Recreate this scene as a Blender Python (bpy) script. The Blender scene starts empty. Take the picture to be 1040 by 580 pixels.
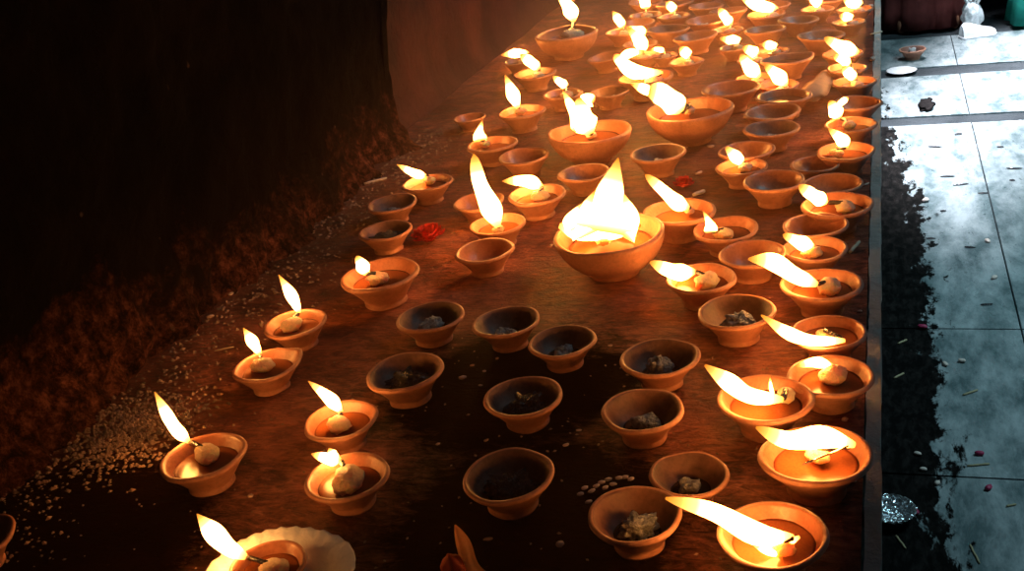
import bpy, bmesh, math, random
from mathutils import Vector, Matrix, noise
random.seed(7)
C = bpy.context.scene.collection
S = bpy.context.scene

# ------------------------------------------------------------------ camera
F = 1100.0
CX, CY = 520.0, 290.0
LEDGE = 0.60                       # height of the ledge top above the floor
CAMH = 0.47                        # camera above the ledge top
roll = math.radians(9)
VX, VY = 894 - CX, -261 - CY       # where the ledge edge vanishes
nx, ny = math.sin(roll), math.cos(roll)
th = math.atan(-(VX * nx + VY * ny) / F)
Zc_ = -Vector((nx * math.cos(th), ny * math.cos(th), math.sin(th)))
Yc_ = Vector((VX, VY, F)).normalized()
Xc_ = Yc_.cross(Zc_)
RIGHT = Vector((Xc_.x, Yc_.x, Zc_.x))
DOWN = Vector((Xc_.y, Yc_.y, Zc_.y))
FWD = Vector((Xc_.z, Yc_.z, Zc_.z))
CAM = Vector((0.0022, 0.0, LEDGE + CAMH))
cd = bpy.data.cameras.new('camera')
cam = bpy.data.objects.new('camera', cd)
C.objects.link(cam)
M = Matrix((RIGHT, -DOWN, -FWD)).transposed().to_4x4()
M.translation = CAM
cam.matrix_world = M
cd.sensor_width = 36.0
cd.lens = 36.0 * F / 1040.0
cd.clip_start = 0.01
S.camera = cam

S.view_settings.view_transform = 'Standard'
S.view_settings.look = 'None'
S.view_settings.exposure = 0.0
S.view_settings.gamma = 1.0
S.view_settings.use_curve_mapping = False

w = bpy.data.worlds.new('world')
S.world = w
w.use_nodes = True
w.node_tree.nodes['Background'].inputs[0].default_value = (0.45, 0.62, 0.8, 1)
w.node_tree.nodes['Background'].inputs[1].default_value = 0.012

FLAME_STRENGTH = 50.0
HAZE = 0.48

def area(name, loc, target, sx, sy, power, col, spread=math.pi):
    l = bpy.data.lights.new(name, 'AREA')
    l.shape = 'RECTANGLE'
    l.size = sx
    l.size_y = sy
    l.energy = power
    l.color = col
    l.spread = spread
    o = bpy.data.objects.new(name, l)
    C.objects.link(o)
    o.location = loc
    o.rotation_euler = (Vector(target) - Vector(loc)).to_track_quat('-Z', 'Y').to_euler()
    return o
# daylight: an overhead beam added to whiten the far floor, and a sky fill
area('daylight_beam', (0.25, 3.55, 3.0), (0.23, 3.5, 0), 0.16, 2.3, 26, (0.92, 0.93, 1.0), math.radians(17))
area('daylight_sky', (1.5, 2.4, 2.7), (0.8, 3.2, 0), 1.0, 1.0, 30, (0.50, 0.85, 0.95), math.radians(110))

# ------------------------------------------------------------------ projection helpers
def ray(px, py):
    return RIGHT * ((px - CX) / F) + DOWN * ((py - CY) / F) + FWD
def at(px, py, z):                 # point seen at a pixel at height z
    d = ray(px, py)
    return CAM + d * ((z - CAM.z) / d.z)
def depth(p):
    return (p - CAM).dot(FWD)

# ------------------------------------------------------------------ materials
def mat(name, rough=0.6, spec=0.5):
    m = bpy.data.materials.new(name)
    m.use_nodes = True
    nt = m.node_tree
    b = nt.nodes['Principled BSDF']
    b.inputs['Roughness'].default_value = rough
    b.inputs['Specular IOR Level'].default_value = spec
    return m, nt, b
def N(nt, t, **kw):
    n = nt.nodes.new(t)
    for k, v in kw.items():
        setattr(n, k, v)
    return n
def noise_tex(nt, coord, scale, detail=6, rough=0.6, dist=0.0):
    n = N(nt, 'ShaderNodeTexNoise')
    n.inputs['Scale'].default_value = scale
    n.inputs['Detail'].default_value = detail
    n.inputs['Roughness'].default_value = rough
    n.inputs['Distortion'].default_value = dist
    nt.links.new(coord, n.inputs['Vector'])
    return n.outputs['Fac']
def ramp(nt, fac, stops):
    r = N(nt, 'ShaderNodeValToRGB')
    e = r.color_ramp.elements
    while len(e) < len(stops):
        e.new(0.5)
    for i, (p, c) in enumerate(stops):
        e[i].position = p
        e[i].color = (c[0], c[1], c[2], 1) if not isinstance(c, (int, float)) else (c, c, c, 1)
    nt.links.new(fac, r.inputs[0])
    return r.outputs[0]
def bump(nt, b, h, strength, dist=0.01):
    n = N(nt, 'ShaderNodeBump')
    n.inputs['Strength'].default_value = strength
    n.inputs['Distance'].default_value = dist
    nt.links.new(h, n.inputs['Height'])
    nt.links.new(n.outputs[0], b.inputs['Normal'])
def geo(nt):
    return N(nt, 'ShaderNodeNewGeometry').outputs['Position']
def objc(nt):
    return N(nt, 'ShaderNodeTexCoord').outputs['Object']
def math_(nt, op, a, b=None, clamp=False):
    n = N(nt, 'ShaderNodeMath', operation=op)
    n.use_clamp = clamp
    for i, v in enumerate((a, b)):
        if v is None: continue
        if isinstance(v, (int, float)): n.inputs[i].default_value = v
        else: nt.links.new(v, n.inputs[i])
    return n.outputs[0]
def mix(nt, fac, a, b):
    n = N(nt, 'ShaderNodeMix', data_type='RGBA')
    for s, v in ((n.inputs[0], fac), (n.inputs[6], a), (n.inputs[7], b)):
        if isinstance(v, (int, float)): s.default_value = v
        elif isinstance(v, tuple): s.default_value = (v[0], v[1], v[2], 1)
        else: nt.links.new(v, s)
    return n.outputs[2]

def simple(name, col, rough=0.6, spec=0.5, var=0.25, scale=40, bs=0.0):
    m, nt, b = mat(name, rough, spec)
    f = noise_tex(nt, objc(nt), scale)
    c2 = tuple(c * (1 - var) for c in col)
    c1 = tuple(min(1, c * (1 + var)) for c in col)
    nt.links.new(ramp(nt, f, [(0.3, c2), (0.7, c1)]), b.inputs['Base Color'])
    if bs: bump(nt, b, f, bs, 0.02)
    return m

MT = {}
def clay(name, c_lo, c_hi, rough):
    m, nt, b = mat(name, rough, 0.4)
    g = geo(nt)
    f = noise_tex(nt, g, 26, 5)
    f2 = noise_tex(nt, g, 260, 4)
    base = ramp(nt, f, [(0.32, c_lo), (0.68, c_hi)])
    sp = ramp(nt, f2, [(0.45, 1.0), (0.75, 0.72)])
    mm = N(nt, 'ShaderNodeMix', data_type='RGBA', blend_type='MULTIPLY')
    mm.inputs[0].default_value = 1
    nt.links.new(base, mm.inputs[6]); nt.links.new(sp, mm.inputs[7])
    nt.links.new(mm.outputs[2], b.inputs['Base Color'])
    bump(nt, b, f2, 0.25, 0.002)
    return m
MT['clay'] = clay('terracotta', (0.42, 0.165, 0.10), (0.62, 0.29, 0.19), 0.45)
MT['clay_in'] = clay('oil_soaked_terracotta', (0.32, 0.11, 0.06), (0.50, 0.20, 0.12), 0.32)
MT['clay_soot'] = clay('sooty_terracotta', (0.08, 0.040, 0.032), (0.36, 0.16, 0.11), 0.5)
MT['cotton'] = simple('oiled_cotton', (0.80, 0.58, 0.40), 0.35, 0.5, 0.15, 12, 0.6)
_m = MT['cotton'].node_tree.nodes['Principled BSDF']
_m.inputs['Subsurface Weight'].default_value = 0.85
_m.inputs['Subsurface Radius'].default_value = (1.0, 0.55, 0.25)
_m.inputs['Subsurface Scale'].default_value = 0.014
MT['ash'] = simple('grey_ash', (0.62, 0.64, 0.70), 0.3, 0.7, 0.75, 9, 0.8)
MT['char'] = simple('burnt_wick', (0.045, 0.042, 0.048), 0.16, 0.9, 0.7, 12, 0.8)
MT['oil'] = simple('lamp_oil', (0.26, 0.075, 0.025), 0.16, 0.35, 0.15, 20)
MT['oil_black'] = simple('spent_black_oil', (0.018, 0.012, 0.010), 0.10, 0.6, 0.4, 60)
MT['petal'] = simple('pale_petal', (0.62, 0.42, 0.34), 0.6, 0.4, 0.3, 200)
MT['rice'] = simple('puffed_rice', (0.72, 0.58, 0.52), 0.6, 0.4, 0.2, 300)
MT['red'] = simple('red_flower', (0.75, 0.045, 0.03), 0.7, 0.3, 0.35, 300)
MT['leaf'] = simple('dry_leaf', (0.85, 0.55, 0.36), 0.6, 0.3, 0.2, 60)
MT['leafred'] = simple('red_leaf_base', (0.45, 0.07, 0.03), 0.6, 0.3, 0.2, 60)
MT['pinkpetal'] = simple('crimson_petal', (0.42, 0.03, 0.10), 0.5, 0.4, 0.3, 100)
MT['stick'] = simple('pale_stick', (0.66, 0.52, 0.38), 0.6, 0.3, 0.2, 100)
MT['drystick'] = simple('dry_stalk', (0.42, 0.34, 0.20), 0.6, 0.3, 0.2, 100)
MT['paper'] = simple('silvered_paper', (0.85, 0.83, 0.85), 0.35, 0.6, 0.06, 60, 0.25)

def flame_mat():
    m = bpy.data.materials.new('flame')
    m.use_nodes = True
    nt = m.node_tree
    nt.nodes.clear()
    out = N(nt, 'ShaderNodeOutputMaterial')
    e = N(nt, 'ShaderNodeEmission')
    a = N(nt, 'ShaderNodeAttribute', attribute_name='along')
    col = ramp(nt, a.outputs['Fac'], [(0.0, (1.0, 0.34, 0.05)), (0.10, (1.0, 0.38, 0.075)), (0.85, (1.0, 0.38, 0.075)), (1.0, (1.0, 0.30, 0.02))])
    st = N(nt, 'ShaderNodeMapRange')
    st.inputs['From Min'].default_value = 0.0
    r = ramp(nt, a.outputs['Fac'], [(0.0, 0.06), (0.10, 0.22), (0.20, 1.0), (0.66, 1.0), (0.80, 0.12), (0.90, 0.045), (1.0, 0.02)])
    v = math_(nt, 'MULTIPLY', r, FLAME_STRENGTH)
    nt.links.new(col, e.inputs[0]); nt.links.new(v, e.inputs[1])
    nt.links.new(e.outputs[0], out.inputs[0])
    return m
MT['flame'] = flame_mat()

def foil_mat():
    m, nt, b = mat('aluminium_foil', 0.22, 0.5)
    b.inputs['Metallic'].default_value = 0.9
    b.inputs['Base Color'].default_value = (0.75, 0.78, 0.82, 1)
    v = N(nt, 'ShaderNodeTexVoronoi')
    v.inputs['Scale'].default_value = 120
    nt.links.new(objc(nt), v.inputs['Vector'])
    bump(nt, b, v.outputs['Distance'], 0.8, 0.01)
    return m
MT['foil'] = foil_mat()

def ledge_mat():
    m, nt, b = mat('oil_stained_stone', 0.4, 0.14)
    g = geo(nt)
    big = noise_tex(nt, g, 3.2, 4, 0.55, 0.4)
    mid = noise_tex(nt, g, 19, 7, 0.68, 0.5)
    fine = noise_tex(nt, g, 210, 6, 0.7)
    mp = N(nt, 'ShaderNodeMapping'); mp.inputs['Rotation'].default_value = (0, 0, math.radians(-62)); mp.inputs['Scale'].default_value = (1.0, 3.0, 1.0)
    nt.links.new(g, mp.inputs[0])
    strk = noise_tex(nt, mp.outputs[0], 42, 7, 0.8, 0.8)
    mid = math_(nt, 'ADD', math_(nt, 'MULTIPLY', mid, 0.45), math_(nt, 'MULTIPLY', strk, 0.55))
    c1 = ramp(nt, mid, [(0.37, (0.05, 0.015, 0.012)), (0.48, (0.30, 0.085, 0.055)), (0.60, (0.72, 0.24, 0.14))])
    s1 = ramp(nt, big, [(0.38, 0.45), (0.58, 1.0)])
    # burnt soot among the dead lamps, with their missing light painted in dark
    sep = N(nt, 'ShaderNodeSeparateXYZ'); nt.links.new(g, sep.inputs[0])
    def blob(p, r):
        dx = math_(nt, 'SUBTRACT', sep.outputs[0], p.x); dy = math_(nt, 'SUBTRACT', sep.outputs[1], p.y)
        d = math_(nt, 'SQRT', math_(nt, 'ADD', math_(nt, 'MULTIPLY', dx, dx), math_(nt, 'MULTIPLY', dy, dy)))
        d = math_(nt, 'ADD', d, math_(nt, 'MULTIPLY', math_(nt, 'SUBTRACT', mid, 0.5), 0.16))
        mr = N(nt, 'ShaderNodeMapRange'); mr.inputs['From Min'].default_value = r * 0.6; mr.inputs['From Max'].default_value = r
        mr.inputs['To Min'].default_value = 0.03; mr.inputs['To Max'].default_value = 1.0
        nt.links.new(d, mr.inputs[0])
        return mr.outputs[0]
    k = math_(nt, 'MULTIPLY', blob(at(510, 395, LEDGE), 0.15), blob(at(545, 535, LEDGE), 0.17))
    k = math_(nt, 'MULTIPLY', k, blob(at(50, 560, LEDGE), 0.19))
    k = math_(nt, 'MULTIPLY', k, blob(at(585, 385, LEDGE), 0.085))
    k2 = math_(nt, 'MULTIPLY', k, s1)
    mm = N(nt, 'ShaderNodeMix', data_type='RGBA', blend_type='MULTIPLY')
    mm.inputs[0].default_value = 1
    nt.links.new(c1, mm.inputs[6]); nt.links.new(k2, mm.inputs[7])
    nt.links.new(math_(nt, 'MULTIPLY', k, 0.16), b.inputs['Specular IOR Level'])
    sp = ramp(nt, fine, [(0.66, 0.0), (0.72, 1.0)])
    col = mix(nt, math_(nt, 'MULTIPLY', sp, 0.30), mm.outputs[2], (0.42, 0.24, 0.17))
    nt.links.new(col, b.inputs['Base Color'])
    nt.links.new(ramp(nt, mid, [(0.35, 0.30), (0.7, 0.62)]), b.inputs['Roughness'])
    h = math_(nt, 'ADD', mid, math_(nt, 'MULTIPLY', fine, 0.35))
    bump(nt, b, h, 0.9, 0.016)
    return m
MT['ledge'] = ledge_mat()

def wall_mat(name, lo, hi, rs):
    m, nt, b = mat(name, 0.75, 0.3)
    g = geo(nt)
    a = noise_tex(nt, g, 6, 6, 0.65)
    f = noise_tex(nt, g, 70, 7, 0.75)
    col = ramp(nt, a, [(0.35, lo), (0.75, hi)])
    sp = ramp(nt, noise_tex(nt, g, 55, 3, 0.5), [(0.74, 0.0), (0.78, 1.0)])
    nt.links.new(mix(nt, math_(nt, 'MULTIPLY', sp, 0.5), col, rs), b.inputs['Base Color'])
    bump(nt, b, math_(nt, 'ADD', a, math_(nt, 'MULTIPLY', f, 0.5)), 0.9, 0.02)
    return m
def leftwall_mat():
    m, nt, b = mat('soot_blackened_plaster', 0.9, 0.06)
    g = geo(nt)
    sep = N(nt, 'ShaderNodeSeparateXYZ'); nt.links.new(g, sep.inputs[0])
    a = noise_tex(nt, g, 7, 6, 0.65, 0.4)
    f = noise_tex(nt, g, 62, 8, 0.8, 0.0)
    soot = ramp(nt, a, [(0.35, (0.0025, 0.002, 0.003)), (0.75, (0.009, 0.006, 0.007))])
    # rubble at the wall foot, with lamplight painted in as redder, lighter colour
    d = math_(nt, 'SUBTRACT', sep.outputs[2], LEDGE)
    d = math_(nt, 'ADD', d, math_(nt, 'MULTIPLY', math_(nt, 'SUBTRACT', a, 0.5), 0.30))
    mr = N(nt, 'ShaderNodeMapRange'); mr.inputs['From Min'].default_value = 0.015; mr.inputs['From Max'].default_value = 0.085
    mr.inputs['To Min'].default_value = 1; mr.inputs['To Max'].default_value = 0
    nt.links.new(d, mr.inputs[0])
    rubble = ramp(nt, f, [(0.42, (0.012, 0.006, 0.005)), (0.52, (0.12, 0.036, 0.022)), (0.66, (0.42, 0.15, 0.09))])
    c = mix(nt, mr.outputs[0], soot, rubble)
    sp = ramp(nt, noise_tex(nt, g, 38, 2, 0.4), [(0.755, 0.0), (0.775, 1.0)])
    nt.links.new(mix(nt, math_(nt, 'MULTIPLY', sp, 0.5), c, (0.20, 0.12, 0.09)), b.inputs['Base Color'])
    bump(nt, b, math_(nt, 'ADD', a, math_(nt, 'MULTIPLY', f, 0.7)), 1.0, 0.03)
    return m
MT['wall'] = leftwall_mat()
MT['shade_mat'] = wall_mat('dark_shade_slab', (0.006, 0.005, 0.005), (0.016, 0.011, 0.01), (0.03, 0.02, 0.02))
MT['wall_far'] = wall_mat('smoked_red_plaster', (0.03, 0.008, 0.007), (0.14, 0.036, 0.024), (0.2, 0.07, 0.05))
MT['edge'] = wall_mat('worn_grey_stone', (0.45, 0.40, 0.38), (0.75, 0.70, 0.68), (0.85, 0.8, 0.8))
MT['face'] = wall_mat('dark_ledge_face', (0.02, 0.014, 0.012), (0.06, 0.035, 0.025), (0.15, 0.1, 0.08))

def floor_mat():
    m, nt, b = mat('wet_stone_slabs', 0.3, 0.5)
    g = geo(nt)
    sep = N(nt, 'ShaderNodeSeparateXYZ'); nt.links.new(g, sep.inputs[0])
    mp = N(nt, 'ShaderNodeMapping'); mp.inputs['Scale'].default_value = (2.2, 0.9, 1)
    nt.links.new(g, mp.inputs[0])
    a = noise_tex(nt, mp.outputs[0], 6, 8, 0.72, 0.15)
    f = noise_tex(nt, mp.outputs[0], 30, 7, 0.7, 0.3)
    col = ramp(nt, a, [(0.38, (0.09, 0.13, 0.14)), (0.62, (0.38, 0.42, 0.44))])
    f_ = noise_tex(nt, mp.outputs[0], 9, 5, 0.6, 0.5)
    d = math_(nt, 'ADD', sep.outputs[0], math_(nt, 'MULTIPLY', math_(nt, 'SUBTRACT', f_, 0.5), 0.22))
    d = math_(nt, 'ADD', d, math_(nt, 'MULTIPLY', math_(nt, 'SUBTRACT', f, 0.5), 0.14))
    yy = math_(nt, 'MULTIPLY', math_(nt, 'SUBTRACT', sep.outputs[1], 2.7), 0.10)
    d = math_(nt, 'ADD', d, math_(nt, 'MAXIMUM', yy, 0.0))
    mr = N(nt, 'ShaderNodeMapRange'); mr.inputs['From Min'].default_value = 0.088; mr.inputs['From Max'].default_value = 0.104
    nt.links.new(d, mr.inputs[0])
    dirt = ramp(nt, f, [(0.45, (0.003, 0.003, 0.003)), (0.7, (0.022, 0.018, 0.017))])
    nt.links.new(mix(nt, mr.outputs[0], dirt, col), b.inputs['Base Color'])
    nt.links.new(mix(nt, mr.outputs[0], (0.75, 0.75, 0.75), ramp(nt, f, [(0.3, 0.22), (0.7, 0.5)])), b.inputs['Roughness'])
    nt.links.new(math_(nt, 'ADD', math_(nt, 'MULTIPLY', mr.outputs[0], 0.45), 0.04), b.inputs['Specular IOR Level'])
    bump(nt, b, f, 0.35, 0.01)
    return m
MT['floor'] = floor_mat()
MT['joint'] = wall_mat('dirty_floor_joint', (0.02, 0.025, 0.03), (0.06, 0.07, 0.08), (0.2, 0.2, 0.2))

# ------------------------------------------------------------------ object helpers
def obj(name, bm, m, parent=None, smooth=True):
    me = bpy.data.meshes.new(name)
    bm.to_mesh(me)
    bm.free()
    for x in (m if isinstance(m, (list, tuple)) else [m]):
        me.materials.append(MT[x])
    if smooth:
        me.polygons.foreach_set('use_smooth', [True] * len(me.polygons))
    o = bpy.data.objects.new(name, me)
    C.objects.link(o)
    if parent: o.parent = parent
    return o
def tag(o, label, cat, group=None, kind=None):
    if label: o['label'] = label
    if cat: o['category'] = cat
    if group: o['group'] = group
    if kind: o['kind'] = kind
    return o
def thing(name, label, cat, loc, group=None, rz=0):
    o = bpy.data.objects.new(name, None)
    o.empty_display_size = 0.02
    C.objects.link(o)
    o.location = loc
    o.rotation_euler = (0, 0, rz)
    return tag(o, label, cat, group)
def struct(o):
    o['kind'] = 'structure'
    return o

def box_bm(x0, x1, y0, y1, z0, z1, bev=0.0, bm=None):
    bm = bm or bmesh.new()
    vs = [bm.verts.new((x, y, z)) for x in (x0, x1) for y in (y0, y1) for z in (z0, z1)]
    fs = [(0, 1, 3, 2), (4, 6, 7, 5), (0, 4, 5, 1), (2, 3, 7, 6), (0, 2, 6, 4), (1, 5, 7, 3)]
    faces = [bm.faces.new([vs[i] for i in f]) for f in fs]
    if bev:
        es = list({e for f in faces for e in f.edges})
        bmesh.ops.bevel(bm, geom=es, offset=bev, segments=2, affect='EDGES', profile=0.6)
    return bm

def lathe(profile, seg=40, jitter=0.0, seed=0, inner_from=None, spout=0.0, spout_ang=0.0, bm=None):
    bm = bm or bmesh.new()
    rings = []
    off = Vector((seed * 3.7, seed * 1.3, seed * 2.1))
    top = max(z for r, z in profile)
    for (r, z) in profile:
        if r < 1e-6:
            rings.append([bm.verts.new((0, 0, z))])
            continue
        ring = []
        for k in range(seg):
            a = 2 * math.pi * k / seg
            n1 = noise.noise(Vector((math.cos(a) * 1.1, math.sin(a) * 1.1, z * 1.5)) + off)
            rr = r * (1 + jitter * n1)
            zz = z * (1 + jitter * 0.7 * noise.noise(Vector((math.cos(a), math.sin(a), 3.3)) + off))
            if spout:
                da = (a - spout_ang + math.pi) % (2 * math.pi) - math.pi
                g = math.exp(-(da / 0.28) ** 2) * (z / top) ** 3
                rr *= 1 + spout * g
                zz += 0.06 * g * top
            ring.append(bm.verts.new((math.cos(a) * rr, math.sin(a) * rr, zz)))
        rings.append(ring)
    for i in range(len(rings) - 1):
        A, B = rings[i], rings[i + 1]
        for k in range(seg):
            k2 = (k + 1) % seg
            if len(A) == 1: f = bm.faces.new((A[0], B[k2], B[k]))
            elif len(B) == 1: f = bm.faces.new((A[k], A[k2], B[0]))
            else: f = bm.faces.new((A[k], A[k2], B[k2], B[k]))
            if inner_from is not None and i >= inner_from: f.material_index = 1
    return bm

def blob_bm(r, sq=(1, 1, 1), amp=0.2, freq=2.0, seed=0, sub=3, center=(0, 0, 0), bm=None):
    bm = bm or bmesh.new()
    res = bmesh.ops.create_icosphere(bm, subdivisions=sub, radius=1.0)
    off = Vector((seed * 5.1, seed * 2.7, seed * 9.3))
    for v in res['verts']:
        n1 = noise.fractal(v.co * freq + off, 1.0, 2.0, 3)
        c = v.co * (1 + amp * n1)
        v.co = Vector((c.x * sq[0] * r, c.y * sq[1] * r, c.z * sq[2] * r)) + Vector(center)
    return bm

def tube_bm(pts, radii, seg=12, flat=(1, 1), attr=False, bm=None, wdir=None, t0=0.0, t1=1.0):
    bm = bm or bmesh.new()
    lay = bm.verts.layers.float.get('along') or bm.verts.layers.float.new('along')
    rings = []
    n = len(pts)
    up = wdir or Vector((0, 0, 1))
    for i, p in enumerate(pts):
        t = (pts[min(i + 1, n - 1)] - pts[max(i - 1, 0)]).normalized()
        a = t.cross(up)
        if a.length < 1e-4: a = t.cross(Vector((1, 0, 0)))
        a.normalize()
        b = t.cross(a).normalized()
        ring = []
        for k in range(seg):
            an = 2 * math.pi * k / seg
            v = bm.verts.new(p + a * (math.cos(an) * radii[i] * flat[0]) + b * (math.sin(an) * radii[i] * flat[1]))
            v[lay] = t0 + (t1 - t0) * i / (n - 1)
            ring.append(v)
        rings.append(ring)
    for i in range(n - 1):
        for k in range(seg):
            bm.faces.new((rings[i][k], rings[i][(k + 1) % seg], rings[i + 1][(k + 1) % seg], rings[i + 1][k]))
    bm.faces.new(rings[0][::-1])
    bm.faces.new(rings[-1])
    return bm

def spline(P, n):
    P = [Vector(p) for p in P]
    if len(P) == 2: return [P[0].lerp(P[1], i / (n - 1)) for i in range(n)]
    Q = [P[0] * 2 - P[1]] + P + [P[-1] * 2 - P[-2]]
    out = []
    segs = len(P) - 1
    for i in range(n):
        u = i / (n - 1) * segs
        k = min(int(u), segs - 1)
        t = u - k
        a, b, c, d = Q[k], Q[k + 1], Q[k + 2], Q[k + 3]
        out.append(0.5 * ((2 * b) + (c - a) * t + (2 * a - 5 * b + 4 * c - d) * t * t + (3 * b - a - 3 * c + d) * t ** 3))
    return out

# ------------------------------------------------------------------ setting
WX = at(0, 490, LEDGE).x
YC = at(405, 150, LEDGE).y
YFAR = 5.0
YNEAR = -0.35
def grid_bm(P0, U, V, nu, nv, disp):
    bm = bmesh.new()
    nrm = U.cross(V).normalized()
    vs = [[bm.verts.new(P0 + U * (i / nu) + V * (j / nv) + nrm * disp(P0 + U * (i / nu) + V * (j / nv))) for j in range(nv + 1)] for i in range(nu + 1)]
    for i in range(nu):
        for j in range(nv):
            bm.faces.new((vs[i][j], vs[i + 1][j], vs[i + 1][j + 1], vs[i][j + 1]))
    return bm
# ledge: body, top and worn stone edge
struct(obj('trim_1', box_bm(WX - 0.3, -0.045, YNEAR, YFAR, 0.0, LEDGE - 0.03), 'face', smooth=False))
struct(obj('trim_2', grid_bm(Vector((WX - 0.25, YNEAR, LEDGE)), Vector((-WX + 0.25 - 0.012, 0, 0)), Vector((0, YFAR - YNEAR, 0)), 60, 260,
    lambda p: -0.0015 * abs(noise.fractal(p * 14, 1, 2, 3))), 'ledge'))
def edge_bm():
    bm = box_bm(-0.0105, 0.0, YNEAR, YFAR, LEDGE - 0.045, LEDGE + 0.001)
    bmesh.ops.subdivide_edges(bm, edges=[e for e in bm.edges if abs(e.verts[0].co.y - e.verts[1].co.y) > 1], cuts=400)
    for v in bm.verts:
        v.co.x += 0.0016 * noise.noise(v.co * 22) + (0.0012 * noise.noise(v.co * 90))
        v.co.z += 0.0008 * noise.noise(v.co * 40 + Vector((5, 5, 5)))
    return bm
struct(obj('trim_3', edge_bm(), 'edge', smooth=False))
# rough soot-black wall, its foot crumbling on to the ledge
def dwall(p):
    foot = max(0.0, 1 - (p.z - LEDGE) / 0.12)
    n = noise.fractal(p * 9, 1, 2, 5)
    return 0.010 * n + foot * foot * (0.024 + 0.030 * noise.noise(p * 16) + 0.016 * noise.noise(p * 55))
dtop = ray(393, 0); ktop = (WX - 0.008) / dtop.x                 # the corner leans a little
ptop = CAM + dtop * ktop
LEAN = (ptop.y - YC) / (ptop.z - LEDGE)
wb = grid_bm(Vector((WX - 0.008, YNEAR, LEDGE - 0.02)), Vector((0, YC - YNEAR, 0)), Vector((0, 0, 1.3)), 260, 200, dwall)
for v in wb.verts:
    v.co.y += LEAN * (v.co.z - LEDGE) * (v.co.y - YNEAR) / (YC - YNEAR)
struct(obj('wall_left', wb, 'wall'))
bmr = box_bm(WX - 0.20, WX - 0.008, YC - 0.02, YC, LEDGE - 0.02, LEDGE + 1.28, 0.002)
for v in bmr.verts: v.co.y += LEAN * (v.co.z - LEDGE)
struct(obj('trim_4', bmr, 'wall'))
def dwall2(p):
    foot = max(0.0, 1 - (p.z - LEDGE) / 0.06)
    return 0.006 * noise.fractal(p * 7, 1, 2, 4) + foot * foot * 0.02
struct(obj('wall_far_left', grid_bm(Vector((WX - 0.045, YC - 0.02, LEDGE - 0.02)), Vector((0, YFAR - YC, 0)), Vector((0, 0, 1.3)), 200, 60, dwall2), 'wall_far'))
struct(obj('shade_slab', box_bm(WX - 0.3, 0.015, YNEAR, YFAR, LEDGE + 1.27, LEDGE + 1.33, 0.005), 'shade_mat', smooth=False))  # unseen slab added over the ledge to keep the daylight off it

# floor of slabs
def fx(px, py): return at(px, py, 0)
JX = 0.5 * (fx(985, 120).x + fx(1030, 300).x)
ys = [-0.4, fx(1015, 486).y, fx(1000, 334).y, fx(960, 121).y, fx(960, 71).y, fx(965, 36).y]
gaps = [0, 0.004, 0.004, 0.09, 0.12, 0]
bm = bmesh.new()
for i in range(5):
    y0 = ys[i] + gaps[i] / 2; y1 = ys[i + 1] - gaps[i + 1] / 2
    for (x0, x1) in ((-0.05, JX - 0.0015), (JX + 0.0015, JX + 0.9), (JX + 0.903, JX + 2.4)):
        box_bm(x0, x1, y0, y1, -0.04, 0.0, 0.0015, bm)
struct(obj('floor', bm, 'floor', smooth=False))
struct(obj('trim_5', box_bm(-0.3, 4, -0.6, 9, -0.06, -0.006), 'joint', smooth=False))

# ------------------------------------------------------------------ clay lamps
PROF = [(0, 0), (.49, 0), (.535, .015), (.54, .06), (.505, .11), (.57, .22), (.70, .40), (.83, .56), (.92, .655), (.975, .695), (1.0, .74),
        (.99, .785), (.95, .81), (.90, .80), (.865, .75), (.80, .64), (.68, .47), (.52, .32), (.33, .22), (.15, .18), (0, .17)]
PROF2 = [(0, 0), (.42, 0), (.46, .02), (.45, .06), (.47, .11), (.64, .20), (.80, .34), (.91, .50), (.965, .62), (.99, .70), (1.0, .75),
         (.985, .785), (.95, .80), (.915, .785), (.895, .73), (.86, .60), (.78, .44), (.64, .28), (.42, .17), (.2, .13), (0, .12)]
BOWL = {}
def bowl_mesh(kind, inner, v):
    key = (kind, inner, v)
    if key not in BOWL:
        sp = 0.13 if (kind == 'std' and v == 2) else 0.0
        o = obj('bowl', lathe(PROF if kind == 'std' else PROF2, 44, 0.07, v + 1, 13, sp, 0.9), ['clay', inner])
        BOWL[key] = o.data
        bpy.data.objects.remove(o)
    return BOWL[key]
def fixed(bm, name, m):
    o = obj(name, bm, m); d = o.data; bpy.data.objects.remove(o); return d
def disc_bm(r, z):
    return lathe([(0, z - 0.02), (r * 0.97, z - 0.02), (r, z), (r * 0.9, z - 0.004), (0, z - 0.006)], 32)
OIL = {'oil': fixed(disc_bm(.75, .56), 'oil', 'oil'), 'oil_black': fixed(disc_bm(.50, .315), 'oil', 'oil_black')}
BALL = [fixed(blob_bm(.32, (1.25, 1, .72), .24, 1.8, s, 3), 'cotton_ball', 'cotton') for s in range(4)]
def ash_bm(s):
    rnd = random.Random(s)
    bm = bmesh.new()
    for k in range(5 + s % 3):
        a = rnd.uniform(0, 6.28); d = rnd.uniform(0, .26)
        blob_bm(rnd.uniform(.10, .19), (1.3, .9, .8), .6, 2.5, s * 9 + k, 2, (math.cos(a) * d, math.sin(a) * d, .36 + rnd.uniform(0, .08)), bm)
    return bm
ASH = [fixed(ash_bm(s), 'ash_crumbs', 'ash') for s in range(4)]
LUMP = [fixed(blob_bm(.42, (1.15, .95, .62), .6, 2.6, s + 11, 4, (0.02, 0.0, .44)), 'burnt_wick', 'char') for s in range(3)]
LUMPASH = [fixed(blob_bm(.34, (1.1, .8, .75), .6, 2.4, s + 31, 4, (0.04, 0.0, .43)), 'burnt_wick', 'ash') for s in range(3)]

def place(name, mesh, parent, loc=(0, 0, 0), rot=(0, 0, 0), sc=(1, 1, 1)):
    o = bpy.data.objects.new(name, mesh)
    C.objects.link(o)
    o.parent = parent
    o.location = loc; o.rotation_euler = rot; o.scale = sc
    return o

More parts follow.
